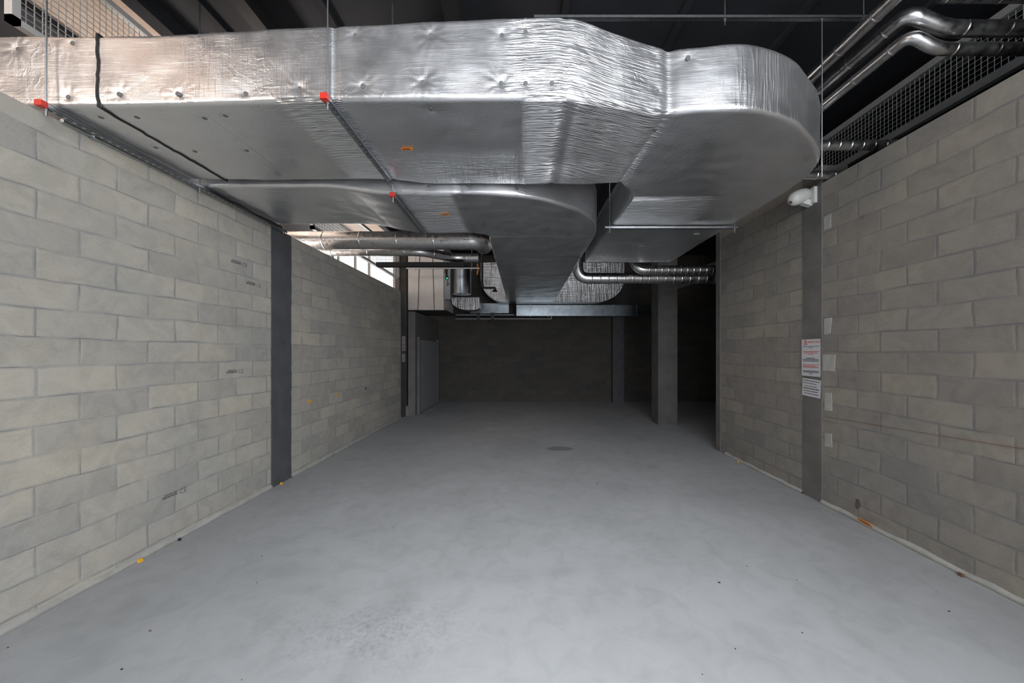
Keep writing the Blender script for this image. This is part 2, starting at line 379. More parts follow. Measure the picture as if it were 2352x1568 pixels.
# ------------------------------------------------------------------ ceiling beams and bits above
tag(MB().box((3.72, 6.9, 4.05), (9.0, 7.25, 5.15)).build('ceiling_beam', M['deck']), 'dark downstand beam crossing above the right aisle', 'beam')
tag(MB().box((-6.7, 2.9, 4.90), (-1.6, 3.12, 5.12)).build('ceiling_beam', M['beam']), 'dark steel beam across the top left corner of the ceiling', 'beam')
tag(MB().box((.02, 4.0, 4.62), (.30, 4.3, 5.17)).build('timber_bundle', M['timber']), 'brown upright timber bundle behind the top of the foil duct', 'timber')
b = MB(); b.prism([(-1.68, 4.25, 4.6), (-1.36, 4.25, 4.6), (-1.40, 4.25, 4.72), (-1.48, 4.25, 5.17), (-1.68, 4.25, 5.17)], (0, .3, 0))
tag(b.build('timber_bracket', M['timber']), 'orange-brown bracket hanging from the ceiling near the long threaded rod', 'bracket')
for (x, lab) in ((-2.68, 'dark steel joist above the left half of the duct'), (-.75, 'dark steel joist just left of the brown timber bundle')):
    tag(MB().box((x, 3.2, 4.98), (x+.14, 12.9, 5.165)).build('steel_joist', M['beam']), lab, 'joist')

# ------------------------------------------------------------------ foil ducts
def fbm(p, scale, seed, n=14):
    r = np.random.RandomState(seed); out = np.zeros(len(p))
    for k in range(n):
        d = r.normal(size=3); d /= np.linalg.norm(d); f = scale * (1 + 1.7 * r.rand())
        out += np.sin(p @ d * f + r.rand() * 6.28)
    return out / math.sqrt(n)
def catmull(keys, step):
    K = np.array(keys, float); out = []
    d = np.r_[0, np.cumsum(np.maximum(np.hypot(*(np.diff(K[:, :2], axis=0).T)), 1e-3))]
    for i in range(len(K) - 1):
        seg = d[i+1] - d[i]; n = max(1, int(round(seg / step)))
        p1, p2 = K[i], K[i+1]
        m1 = (K[i+1] - K[i-1]) / (d[i+1] - d[i-1]) * seg if i > 0 else p2 - p1
        m2 = (K[i+2] - K[i]) / (d[i+2] - d[i]) * seg if i < len(K) - 2 else p2 - p1
        # keep long straight pieces straight
        m1 = np.where(np.abs(p2-p1) < 1e-6, 0, m1); m2 = np.where(np.abs(p2-p1) < 1e-6, 0, m2)
        for k in range(n):
            t = k / n; h = (2*t**3-3*t**2+1, t**3-2*t**2+t, -2*t**3+3*t**2, t**3-t**2)
            out.append(h[0]*p1 + h[1]*m1 + h[2]*p2 + h[3]*m2)
    out.append(K[-1]); return np.array(out)
def duct(name, label, keys, step, nf, nb, ni, nt, ripfun, seams, pins, amp=1.0, parent_loc=(0,0,0), seed=1):
    root = thing(name, label, 'duct')
    S = catmull(keys, step); n = len(S); R = .028
    O = S[:, 0:2]; I = S[:, 2:4]; zb = S[:, 4]; zt = S[:, 5]
    D = I - O; W = np.linalg.norm(D, axis=1); D = D / W[:, None]
    L = np.r_[0, np.cumsum(np.linalg.norm(np.diff((O*.7+I*.3), axis=0), axis=1))]
    sec = []      # (face, fraction, corner angle)
    na = 4
    for k in range(nf + 1): sec.append((0, k / nf, 0))
    for k in range(1, na): sec.append((4, k / na, 0))
    for k in range(nb + 1): sec.append((1, k / nb, 0))
    for k in range(1, na): sec.append((5, k / na, 0))
    for k in range(ni + 1): sec.append((2, k / ni, 0))
    for k in range(1, na): sec.append((6, k / na, 0))
    for k in range(nt + 1): sec.append((3, k / nt, 0))
    for k in range(1, na): sec.append((7, k / na, 0))
    m = len(sec)
    V = np.zeros((n, m, 3)); Nn = np.zeros((n, m, 3)); T = np.zeros((n, m))
    Hh = zt - zb
    for j, (f, a, _) in enumerate(sec):
        A = a * PI / 2
        if f == 0: s = 0*W; z = zt - R - a*(Hh-2*R); ns, nz = -1, 0; tt = a*(Hh-2*R)
        elif f == 4: s = R - R*math.cos(A) + 0*W; z = zb + R - R*math.sin(A); ns, nz = -math.cos(A), -math.sin(A); tt = Hh-2*R + R*A
        elif f == 1: s = R + a*(W-2*R); z = zb; ns, nz = 0, -1; tt = Hh + a*(W-2*R)
        elif f == 5: s = W - R + R*math.sin(A); z = zb + R - R*math.cos(A); ns, nz = math.sin(A), -math.cos(A); tt = Hh + W - 2*R + R*A
        elif f == 2: s = W; z = zb + R + a*(Hh-2*R); ns, nz = 1, 0; tt = Hh + W + a*(Hh-2*R)
        elif f == 6: s = W - R + R*math.cos(A); z = zt - R + R*math.sin(A); ns, nz = math.cos(A), math.sin(A); tt = 2*Hh + W + R*A
        elif f == 3: s = W - R - a*(W-2*R); z = zt; ns, nz = 0, 1; tt = 2*Hh + W + a*(W-2*R)
        else: s = R - R*math.sin(A); z = zt - R + R*math.cos(A); ns, nz = -math.sin(A), math.cos(A); tt = 2*Hh + 2*W + R*A
        V[:, j, 0:2] = O + D * (s if np.ndim(s) else np.full(n, s))[:, None]; V[:, j, 2] = z
        Nn[:, j, 0:2] = D * ns; Nn[:, j, 2] = nz; T[:, j] = tt
    P3 = V.reshape(-1, 3); N3 = Nn.reshape(-1, 3)
    d = .0028*fbm(P3, 5, seed) + .0009*fbm(P3, 15, seed+1) + .00025*fbm(P3, 48, seed+2)
    Ls = np.repeat(L, m); fidx = np.tile(np.array([q[0] for q in sec]), n)
    for (x0, wd, dep) in seams(L, O):
        q = np.abs(Ls - x0); d += dep * np.exp(-(q / wd)**2)
    if seed == 3: d += .038 * sm(P3[:, 1], 3.22, 3.52) * (P3[:, 1] < 3.75) * band(P3[:, 0], -1.05, .75, .25) * (np.isin(fidx, (1, 5)))
    pr = np.random.RandomState(seed + 9)
    for p in pins:
        dv = P3 - np.array(p); r = np.sqrt((dv**2).sum(1)); sel = r < .3
        ang = np.arctan2(dv[sel, 2] if p[3:] == () else dv[sel, 1], dv[sel, 0]) if abs(p[2] - .0) >= 0 else 0
        if p[2] < 3.46: ang = np.arctan2(dv[sel, 1], dv[sel, 0])
        k = pr.randint(9, 15); ph = pr.rand() * 6.28; st = pr.uniform(.5, 1.3)
        rs = r[sel]; cut = np.clip((rs - .02) / .03, 0, 1)
        d[sel] += -.006 * np.exp(-(rs / .03)**2) + st * .0022 * cut * np.sin(k * ang + ph + 1.5*np.sin(3*ang)) * np.exp(-(rs / .085)**2)
    P3 = P3 + N3 * (d * amp)[:, None]
    idx = np.arange(n * m).reshape(n, m)
    a = idx[:-1, :]; b = idx[1:, :]; a2 = np.roll(a, -1, axis=1); b2 = np.roll(b, -1, axis=1)
    F4 = np.stack([a, a2, b2, b], -1).reshape(-1, 4)
    me = bpy.data.meshes.new('wrap'); nv = len(P3); nfc = len(F4)
    me.vertices.add(nv); me.vertices.foreach_set('co', P3.astype(np.float32).ravel())
    caps = [idx[0, :][::-1], idx[-1, :]]
    loops = np.concatenate([F4.ravel(), caps[0], caps[1]]); me.loops.add(len(loops)); me.loops.foreach_set('vertex_index', loops.astype(np.int32))
    me.polygons.add(nfc + 2)
    st = np.r_[np.arange(nfc) * 4, nfc*4, nfc*4 + m]; me.polygons.foreach_set('loop_start', st.astype(np.int32))
    me.polygons.foreach_set('use_smooth', np.r_[np.ones(nfc, bool), False, False])
    me.update(calc_edges=True)
    uvl = me.uv_layers.new(name='UVMap')
    U = np.repeat(L, m); Tt = T.ravel().copy()
    uv = np.stack([U[loops], Tt[loops]], -1)
    wrapq = (F4[:, 1] % m == 0)                  # last column wraps round to t = full perimeter
    per = 2*Hh + 2*W
    rows = np.where(wrapq)[0]
    for c in (1, 2):
        li = rows * 4 + c; uv[li, 1] = np.repeat(per, m)[loops[li]]
    uvl.data.foreach_set('uv', uv.astype(np.float32).ravel())
    ra, rb = ripfun(P3, fidx, Ls)
    for nm, arr in (('ripa', ra), ('ripb', rb)):
        at = me.attributes.new(nm, 'FLOAT', 'POINT'); at.data.foreach_set('value', arr.astype(np.float32))
    me.materials.append(M['foil']); me.validate()
    o = bpy.data.objects.new('foil_wrap', me); COL.objects.link(o); o.parent = root
    # insulation pins
    pv = []; cyl = None
    for p in pins:
        bottom = p[2] < 3.46
        q = MB(); nrm = Vector((0, 0, -1)) if bottom else Vector((0, -1, 0)); c = Vector(p[:3])
        q.tube([c - nrm * .002, c - nrm * .014], .0155, 14)
        q.build('insulation_pin', M['pin'], root)
    return root
def sm(x, a, b): t_ = np.clip((x - a) / (b - a), 0, 1); return t_ * t_ * (3 - 2 * t_)
def band(x, a, b, e=.04): return sm(x, a - e, a + e) * (1 - sm(x, b - e, b + e))

K1 = [(-6.5, 2.50, -6.5, 3.58, 3.43, 3.91), (-2.86, 2.50, -2.86, 3.58, 3.43, 3.91), (-1.27, 2.44, -1.27, 3.58, 3.43, 3.93), (-.1, 2.43, -.1, 3.58, 3.43, 3.97),
      (.27, 2.43, .27, 3.58, 3.43, 3.985), (.65, 2.505, .65, 3.62, 3.43, 3.93), (1.0, 2.575, .95, 3.66, 3.43, 3.895), (1.22, 2.52, 1.02, 3.70, 3.415, 3.86), (1.5, 2.50, 1.07, 3.73, 3.405, 3.86),
      (1.73, 2.55, 1.10, 3.76, 3.40, 3.86), (1.95, 2.64, 1.12, 3.79, 3.40, 3.86), (2.13, 2.77, 1.135, 3.82, 3.40, 3.86), (2.35, 2.95, 1.145, 3.85, 3.40, 3.86),
      (2.53, 3.15, 1.15, 3.88, 3.40, 3.86), (2.64, 3.38, 1.155, 3.92, 3.40, 3.86), (2.69, 3.65, 1.16, 3.96, 3.40, 3.86), (2.70, 4.1, 1.16, 4.1, 3.40, 3.86), (2.70, 6.73, 1.14, 6.73, 3.40, 3.86)]
def rip1(p, f, L):
    x, y = p[:, 0], p[:, 1]; low = (f == 1) | (f == 4)
    run = y < 3.75
    ra = .10 + 4.5*band(x, -1.62, -1.22)*low + 4.5*band(x, .02, .28)*low + 2.0*low*band(x, -1.05, .0, .2)*sm(y, 2.95, 3.3)*run + (.45 + 3.2*low)*band(x, .36, 1.02)*run
    ra += .5*band(x, -.1, .36)*(f == 0)
    ra += .9*band(y, 3.9, 4.75)*low*(x < 2.2)*(1 - sm(x, 1.9, 2.2))
    ra = np.where((y > 4.75), .25, ra)
    rb = .08 + 2.0*low*band(x, -1.05, .0, .2)*sm(y, 2.95, 3.3)*run + 1.3*((x > 1.35) & (f == 0))*sm(x, 1.35, 1.7)*(y < 3.9) + .35*band(x, -2.3, -1.3)*(f == 0) + 1.2*(f == 2)*(y > 3.85)
    rb += 5*band(y, 3.9, 4.75)*low*(x < 2.2)*(1 - sm(x, 1.9, 2.2)); ra -= .9*band(y, 3.9, 4.75)*low*(x < 2.2)*(1 - sm(x, 1.9, 2.2))
    return np.clip(ra, 0, 6), rb
def at_x(L, O, xs):
    k = int(np.argmax(O[:, 0] > 2.3)) or int(np.argmax(O[:, 0]))
    return [float(np.interp(q, O[:k, 0], L[:k])) for q in xs]
def seams1(L, O):
    s = at_x(L, O, (-2.2, -1.24, .02, .28, 1.02, 1.5))
    r = [(s[0], .006, -.004), (s[1], .02, -.008), (s[2], .008, .003), (s[3], .03, -.008), (s[4], .035, -.014)]
    # runs straight back after the elbow
    i = np.argmax(O[:, 1] > 4.2); r += [(L[i] + .55, .03, .004), (L[i] + 1.34, .02, .006)]
    return r
fr = lambda px, py, Y=2.44: tuple(P(px, py, Y))
pins1 = [fr(40,112,2.5), fr(165,98,2.5), fr(155,222,2.5), fr(272,215,2.49), fr(407,214,2.47), fr(563,214,2.46), fr(688,202,2.45), fr(816,80,2.44), fr(833,196,2.43), fr(990,80,2.43), fr(970,188,2.43),
         fr(1153,80,2.43), fr(1151,190,2.43), fr(1207,72,2.43), fr(1207,190,2.43), fr(1268,190,2.43), fr(1332,104,2.45), fr(1326,195,2.45), fr(1501,128,2.57), fr(1510,208,2.57), fr(1581,131,2.53)]
def bt(px, py, z=3.43): Y = (H - z) * F / (CY - py) * -1; return ((px - CX) / F * Y, Y, z)
pins1 += [bt(232,271), bt(315,271), bt(470,273), bt(518,267), bt(358,340), bt(448,349), bt(567,347), bt(990,253), bt(1505,300,3.43)]
duct1 = duct('air_duct', 'large foil-wrapped rectangular air duct spanning the top and bending away at the right', K1, .013, 36, 62, 14, 10, rip1, seams1, pins1, 1.0, seed=3)
# black joint band round duct
def ring_band(x, y0, y1, z0, z1, e, wd, nm, mat, parent, label):
    b = MB(); rr = random.Random(4)
    loop = []
    for (p, q, k) in (((y0, z1), (y0, z0), 16), ((y0, z0), (y1, z0), 30), ((y1, z0), (y1, z1), 6), ((y1, z1), (y0, z1), 6)):
        for i in range(k): u = i / k; loop.append((x + rr.uniform(-.006, .006), p[0]+(q[0]-p[0])*u, p[1]+(q[1]-p[1])*u))
    loop.append(loop[0]); b.tube(loop, wd, 6)
    o = b.build(nm, mat, parent); o['label'] = label; return o
ring_band(-2.865, 2.497, 3.585, 3.426, 3.915, 0, .009, 'joint_gasket', M['black'], duct1, 'black gasket round the duct joint')

th = np.linspace(0, PI/2, 10)
K2 = [(-6.5, 3.68, -6.5, 4.77, 3.415, 3.9), (-2.3, 3.68, -2.3, 4.77, 3.415, 3.9), (-1.9, 3.67, -1.9, 4.78, 3.405, 3.9), (-1.5, 3.66, -1.5, 4.84, 3.345, 3.86), (-1.27, 3.655, -1.27, 4.86, 3.33, 3.85), (-.75, 3.65, -.75, 4.87, 3.33, 3.85)]
for k, a_ in enumerate(th):
    K2.append((-.45 + 1.43*math.sin(a_), 5.02 - 1.37*math.cos(a_), -.55 + .085*math.sin(a_)+.002*k, 4.93 + .09*(1-math.cos(a_))+.002*k, 3.33, 3.85))
K2 += [(.985, 5.3, -.465, 5.3, 3.33, 3.85), (.97, 11.6, -.465, 11.6, 3.33, 3.85)]
def rip2(p, f, L):
    x, y = p[:, 0], p[:, 1]; low = (f == 1)
    ra = .10 + 4.5*band(x, -1.22, -.72)*low*(y < 4.9) + .5*band(x, -2.6, -1.9)*low
    rb = .10 + .4*(f == 2)
    return ra, rb + 0*x
def seams2(L, O):
    s = at_x(L, O, (-1.7, -.62)); r = [(s[0], .02, -.004), (s[1], .02, -.008)]
    i = np.argmax(O[:, 1] > 5.25); r += [(L[i] - .28, .02, .004)] + [(L[i] + q, .02, .005) for q in (.9, 2.3, 3.8, 5.2)]
    return r
pins2 = [fr(1077,428,3.64), fr(1190,432,3.66), bt(765,400,3.40)[:0] or fr(985,430,3.65)]
duct2 = duct('air_duct', 'lower foil-wrapped air duct tucked behind the big one and turning towards the far end', K2, .03, 20, 40, 10, 6, rip2, seams2, pins2, 1.0, seed=21)

# arrow stickers
def arrow(px, py, z, L_, wd, root, label):
    c = bt(px, py, z); zz = z - .006; b = MB()
    x, y = c[0], c[1]
    b.prism([(x-L_/2, y, zz), (x-L_/2+.022, y-wd/2, zz), (x+L_/2, y-wd/2, zz), (x+L_/2-.004, y+wd/2, zz), (x-L_/2+.022, y+wd/2, zz)], (0, 0, -.002))
    o = b.build('arrow_sticker', M['orange'], root); o['label'] = label
    t_ = MB(); xx = x - .03
    for w_ in (.008, .012, .006, .012, .009): t_.box((xx, y-.008, zz-.0035), (xx+w_, y+.006, zz-.0022)); xx += w_ + .003
    t_.build('printed_line', M['ink'], o); return o
arrow(934, 340, 3.43, .105, .035, duct1, 'orange flow-direction arrow sticker')
arrow(1022, 491, 3.33, .11, .045, duct2, 'orange flow-direction arrow sticker')

# ------------------------------------------------------------------ strut hangers
def channel(b, p, q, slots=True, s=.041, h=.03):
    p = Vector(p); q = Vector(q); d = (q-p); L_ = d.length; d.normalize(); up = Vector((0,0,1)); sd = d.cross(up).normalized(); t_ = .003
    Mx = Matrix((( d.x, sd.x, 0, p.x), (d.y, sd.y, 0, p.y), (d.z, sd.z, 1, p.z), (0,0,0,1)))
    b.box((0, -s/2, 0), (L_, -s/2+t_, h), Mx); b.box((0, s/2-t_, 0), (L_, s/2, h), Mx)
    b.box((0, -s/2, h-t_), (L_, -s/2+.011, h), Mx); b.box((0, s/2-.011, h-t_), (L_, s/2, h), Mx)
    if slots:
        b.box((0, -s/2, 0), (L_, -.0085, t_), Mx); b.box((0, .0085, 0), (L_, s/2, t_), Mx)
        u = 0
        while u < L_: b.box((u, -.0085, 0), (min(u+.016, L_), .0085, t_), Mx); u += .056
    else: b.box((0, -s/2, 0), (L_, s/2, t_), Mx)
def hanger(label, p, q, rods, cap=True, slots=True):
    root = thing('duct_hanger', label, 'hanger')
    b = MB(); channel(b, p, q, slots); b.build('channel', M['zinc'], root)
    p = Vector(p); q = Vector(q); d = (q-p).normalized(); sd = d.cross(Vector((0,0,1)))
    if cap:
        e = MB(); a = p - d*.012; e.bar(p - d*.025 + Vector((0,0,.015)), p + d*.012 + Vector((0,0,.015)), .047, .037); o = e.build('end_cap', M['red'], root); o['label'] = 'red plastic end cap'
    for (r, ztop) in rods:
        t_ = MB(); r = Vector(r); t_.tube([(r.x, r.y, p.z - .05), (r.x, r.y, ztop)], .0055, 8); t_.build('threaded_rod', M['zinc'], root)
        MB().tube([(r.x, r.y, p.z-.014), (r.x, r.y, p.z-.001)], .012, 6).build('nut', M['zinc'], root)
    return root
hanger('slotted strut along the left wall top with red end cap, carrying both ducts', (-3.165, 2.44, 3.386), (-3.165, 4.95, 3.358), [((-3.165, 2.46, 0), 5.17), ((-3.165, 3.63, 0), 5.17), ((-3.165, 4.9, 0), 5.17)])
hanger('slotted strut with red cap under the big duct, rod rising to the ceiling', (-1.27, 2.385, 3.392), (-1.27, 3.59, 3.392), [((-1.265, 2.405, 0), 5.17), ((-1.27, 3.61, 0), 5.17)])
hanger('shorter slotted strut with red cap under the lower duct behind', (-1.27, 3.62, 3.288), (-1.285, 4.92, 3.288), [((-1.27, 3.635, 0), 5.17), ((-1.285, 4.9, 0), 5.17)])
hanger('bright straight strut crossing below the big duct where it runs away', (1.06, 4.77, 3.355), (2.76, 4.77, 3.355), [((1.125, 4.77, 0), 5.17), ((2.735, 4.77, 0), 4.3)], cap=False, slots=False)
hanger('long high strut below the dark ceiling at the top right', (.1, 3.2, 4.64), (3.05, 3.2, 4.64), [((1.75, 3.2, 0), 5.17), ((2.95, 3.2, 0), 5.17)], cap=False, slots=False)
tag(MB().tube([(2.59, 3.2, 3.28), (2.59, 3.2, 4.64)], .0055, 8).build('threaded_rod', M['zinc']), 'thin upright threaded rod beside the bend of the big duct', 'rod')
hanger('small white strut hanging in front of the cream unit at the far left', (-2.98, 9.5, 3.90), (-1.1, 9.5, 3.90), [((-2.75, 9.5, 0), 5.17), ((-1.3, 9.5, 0), 5.17)], cap=False, slots=False)
# conduit running beside the left strut
c = thing('conduit_pipe', 'grey conduit clipped beside the strut on top of the left wall', 'pipe')
MB().tube([(-3.235, 2.6, 3.395), (-3.235, 4.75, 3.395)], .015, 10).build('tube', M['zinc'], c)
MB().box((-3.262, 2.78, 3.376), (-3.21, 2.81, 3.414)).build('clip', M['zinc'], c)

for k, (dx, lab) in enumerate(((-.0, 'thin black cable slung beside the left strut under the lower duct'), (.022, 'second black cable running next to the first under the lower duct'))):
    pts = [(-3.12 + dx + .006*math.sin(q*2.1+k), 3.70 + q*.12, 3.378 - .006*math.sin(q*1.3+k) - (.0 if q else 0)) for q in range(10)]
    tag(MB().tube(pts, .006, 6).build('black_cable', M['black']), lab, 'cable')
fl = bt(1594, 540, 3.40)
b = MB(); b.prism([(fl[0]-.03, fl[1]-.06, 3.394), (fl[0]+.05, fl[1]-.07, 3.394), (fl[0]+.0, fl[1]+.09, 3.36), (fl[0]-.05, fl[1]+.05, 3.375)], (0, 0, -.002))
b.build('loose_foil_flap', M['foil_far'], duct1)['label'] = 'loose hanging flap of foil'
# ------------------------------------------------------------------ pipes
def pipe(name, label, pts, r, R=.12, rings=None, mat='pipe', cat='pipe', group=None):
    root = thing(name, label, cat, group)
    pth = fillet(pts, R) if len(pts) > 2 else [Vector(p) for p in pts]
    out = [pth[0]]; rad = [r]
    for a, b_ in zip(pth[:-1], pth[1:]):
        L_ = (b_-a).length; d = (b_-a) / L_; s_ = .05
        while rings and L_ > .25 and s_ < L_ - .03:
            for ds, e in ((-.016, 0), (-.008, 0), (-.004, .0035), (.004, .0035), (.008, 0), (.016, 0)): out.append(a + d*(s_+ds)); rad.append(r + e)
            s_ += rings
        out.append(b_); rad.append(r)
    MB().tube(out, rad, 20).build('cladding', M[mat], root)
    return root
pipe('insulated_pipe', 'clad pipe with a downward kink then running right, upper of the pair at top right', [(2.875, 8.0, 4.37), (2.96, 2.84, 4.37), (3.24, 2.84, 4.25), (6.5, 2.84, 4.25)], .055, .09, .33)
pipe('insulated_pipe', 'clad pipe with a downward kink then running right, lower of the pair at top right', [(3.0, 8.0, 4.22), (3.0, 2.86, 4.22), (3.2, 2.86, 4.11), (6.5, 2.86, 4.11)], .045, .08, .33)
pipe('insulated_pipe', 'straight clad pipe receding along the ceiling, leftmost of the three at top right', [(2.735, .5, 4.37), (2.735, 8.0, 4.37)], .05, .09, .33)
pipe('insulated_pipe', 'clad pipe just cut by the top right edge of the view', [(3.1, 2.75, 4.395), (6.5, 2.75, 4.395)], .03, .09, .4)
pipe('insulated_pipe', 'horizontal clad pipe passing over the right wall in front of the mesh', [(2.75, 3.85, 3.92), (5.5, 3.85, 3.92)], .05, .09, .12)
pipe('insulated_pipe', 'foil-taped pipe resting on the right wall beside the duct bend', [(2.72, 4.25, 3.80), (5.5, 4.25, 3.80)], .045, .09, .2)
pipe('round_duct', 'large round foil-clad duct crossing behind the lower duct above the left wall', [(-6.5, 6.3, 3.665), (-.76, 6.3, 3.665), (-.68, 6.62, 3.665)], .15, .25, .62)
pipe('round_duct', 'thinner round duct below and behind the large round one', [(-6.5, 7.1, 3.70), (-1.95, 7.1, 3.70), (-1.4, 7.6, 3.70), (-.9, 7.6, 3.70)], .09, .2, .7)
pipe('spiral_duct', 'long dark round duct with a bend crossing under the big duct towards the right', [(1.09, 7.3, 3.75), (1.09, 7.3, 3.22), (4.3, 7.3, 3.22)], .105, .22, .16, 'pipe')
pipe('spiral_duct', 'short round duct bending out from below the big duct end at right', [(2.15, 7.2, 3.75), (2.15, 7.05, 3.33), (3.9, 7.05, 3.33)], .085, .22, .12, 'pipe')
tag(MB().box((-2.95, 7.45, 3.50), (-1.2, 7.6, 3.58)).build('dark_tray', M['beam']), 'dark cable tray below the two round ducts', 'tray')
c = thing('drain_pipe', 'thin black drain pipe with a short outlet beside the duct', 'pipe')
MB().tube(fillet([(-.98, 9.0, 5.2), (-.98, 9.0, 3.33), (-.67, 9.0, 3.33), (-.67, 9.0, 3.28)], .06), .028, 10).build('tube', M['black'], c)
MB().tube([(-.67, 9.0, 3.285), (-.67, 9.0, 3.24)], [.03, .075], 12).build('outlet', M['black'], c)

# ------------------------------------------------------------------ far plant
u = thing('air_handling_unit', 'cream panelled air handling unit hung above the far left corner', 'unit', loc=(-2.72, 10.4, 2.94))
def relb(mb_, nm, mat, root): o = mb_.build(nm, mat, root); o.matrix_parent_inverse = Matrix.Translation(-root.location); return o
relb(MB().box((-3.22, 10.42, 2.95), (-2.22, 11.9, 4.9)), 'casing', M['panel'], u)
for xx in (-2.94, -2.48): relb(MB().tube([(xx, 10.405, 2.95), (xx + (.06 if xx < -2.7 else -.06), 10.405, 4.9)], .008, 6), 'seam_cord', M['ink'], u)
relb(MB().box((-3.22, 10.40, 2.93), (-2.14, 11.9, 2.95)), 'base_frame', M['steel_dark'], u)
c = thing('control_box', 'open grey control box with green lamps and cables beside the cream unit', 'control box')
MB().box((-2.20, 10.4, 3.25), (-2.03, 10.6, 4.4)).build('housing', M['frame'], c)
MB().box((-2.16, 10.385, 3.8), (-2.10, 10.4, 4.25)).build('terminal_strip', M['black'], c)
for (px, py) in ((1024, 604), (1027, 639)):
    q = P(px, py, 10.38); o = MB().box(q - Vector((.014,.006,.02)), q + Vector((.014,.004,.02))).build('indicator_lamp', M['led'], c)
MB().tube([(-2.13, 10.37, 4.2), (-2.16, 10.34, 4.0), (-2.08, 10.35, 3.85), (-2.12, 10.35, 3.62), (-2.06, 10.36, 3.7)], .012, 6).build('cable', M['black'], c)
cd = thing('metal_cylinder', 'upright shiny sheet-metal cylinder hanging beside the control box', 'cylinder')
MB().tube([(-1.74, 10.6, 3.42), (-1.74, 10.6, 4.16)], .27, 36).build('body', M['sheet'], cd)
MB().tube([(-1.74, 10.6, 4.16), (-1.74, 10.6, 4.24)], [.275, .12], 36).build('collar', M['sheet'], cd)
tag(MB().tube([(-1.25, 10.2, 3.9), (-1.22, 10.2, 4.05), (-1.24, 10.2, 4.2)], .02, 8).build('orange_valve', M['orange']), 'small orange valve by the black drain pipe', 'valve')
# foil duct facing the room at the very end: one U-shaped front
def ushape(nm, label, x0, x1, z0, z1, y, dep, R, mat):
    pts = [(x0, z1)]
    for k in range(13): a_ = PI + k/12*PI/2; pts.append((x0+R[0] + R[0]*math.cos(a_), z0+R[1] + R[1]*math.sin(a_)))
    for k in range(13): a_ = 1.5*PI + k/12*PI/2; pts.append((x1-R[2] + R[2]*math.cos(a_), z0+R[3] + R[3]*math.sin(a_)))
    pts.append((x1, z1))
    b = MB(); b.prism([(p[0], y, p[1]) for p in pts], (0, dep, 0)); o = b.build(nm, mat)
    me = o.data; uvl = me.uv_layers.new(name='UVMap')
    for lp in me.loops: co = me.vertices[lp.vertex_index].co; uvl.data[lp.index].uv = ((co.x + co.y) * .45, (co.z + co.y) * .45)
    for nm2, v_ in (('ripa', 1.0), ('ripb', 2.2)):
        at = me.attributes.new(nm2, 'FLOAT', 'POINT'); at.data.foreach_set('value', [v_] * len(me.vertices))
    return tag(o, label, 'duct')
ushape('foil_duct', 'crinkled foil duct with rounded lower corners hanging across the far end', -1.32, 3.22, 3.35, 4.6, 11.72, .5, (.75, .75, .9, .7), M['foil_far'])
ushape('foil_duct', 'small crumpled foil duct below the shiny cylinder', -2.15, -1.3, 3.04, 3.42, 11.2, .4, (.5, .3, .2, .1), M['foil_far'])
c = thing('sheet_metal_duct', 'low galvanised rectangular duct running across the far end wall', 'duct')
MB().box((-.2, 12.3, 2.97), (4.6, 12.7, 3.33)).build('body', M['sheet'], c)
for xx in (.25, .85, 1.5, 2.2, 3.0, 3.8): MB().box((xx, 12.28, 2.955), (xx+.03, 12.72, 3.345)).build('flange', M['sheet'], c)
c = thing('sheet_metal_duct', 'short bluish sheet duct with slanted end left of the far foil duct', 'duct')
MB().prism([(-1.75, 12.26, 3.06), (-1.40, 12.26, 3.38), (-.45, 12.26, 3.38), (-.45, 12.26, 3.06), (-1.55, 12.26, 3.04)], (0, .35, 0)).build('body', M['sheet'], c)
MB().box((-1.38, 12.245, 3.04), (-1.35, 12.26, 3.38)).build('flange', M['sheet'], c)
MB().box((-.75, 12.245, 3.04), (-.72, 12.26, 3.38)).build('flange', M['sheet'], c)
c = thing('support_rail', 'pair of thin bright rails hanging below the sheet ducts at the far end', 'rail')
MB().bar((-2.2, 12.2, 2.86), (.95, 12.2, 2.86), .02, .02).build('rail', M['grate'], c)
MB().bar((-2.2, 12.2, 2.99), (-.3, 12.2, 2.99), .02, .02).build('rail', M['grate'], c)
MB().bar((.95, 12.2, 2.85), (.95, 12.2, 2.97), .02, .02).build('upright', M['grate'], c)
MB().box((-1.5, 12.17, 2.82), (-1.4, 12.23, 3.06)).build('bracket', M['steel_dark'], c)
MB().box((-1.05, 12.17, 2.82), (-.92, 12.23, 3.06)).build('bracket', M['steel_dark'], c)
tag(MB().box((-2.2, 12.26, 2.97), (-.25, 12.75, 3.03)).build('dark_tray', M['steel_dark']), 'dark tray under the bluish sheet duct', 'tray')
# door leaf in the rear left wall
d = thing('door_1', None, None); d['kind'] = 'structure'
MB().box((-3.0, 10.55, 0), (-2.93, 10.62, 2.2)).box((-3.0, 12.9, 0), (-2.93, 12.97, 2.2)).build('door_frame', M['outer'], d)
MB().box((-3.0, 10.62, .02), (-2.95, 12.90, 2.12)).build('door_leaf', M['door'], d)

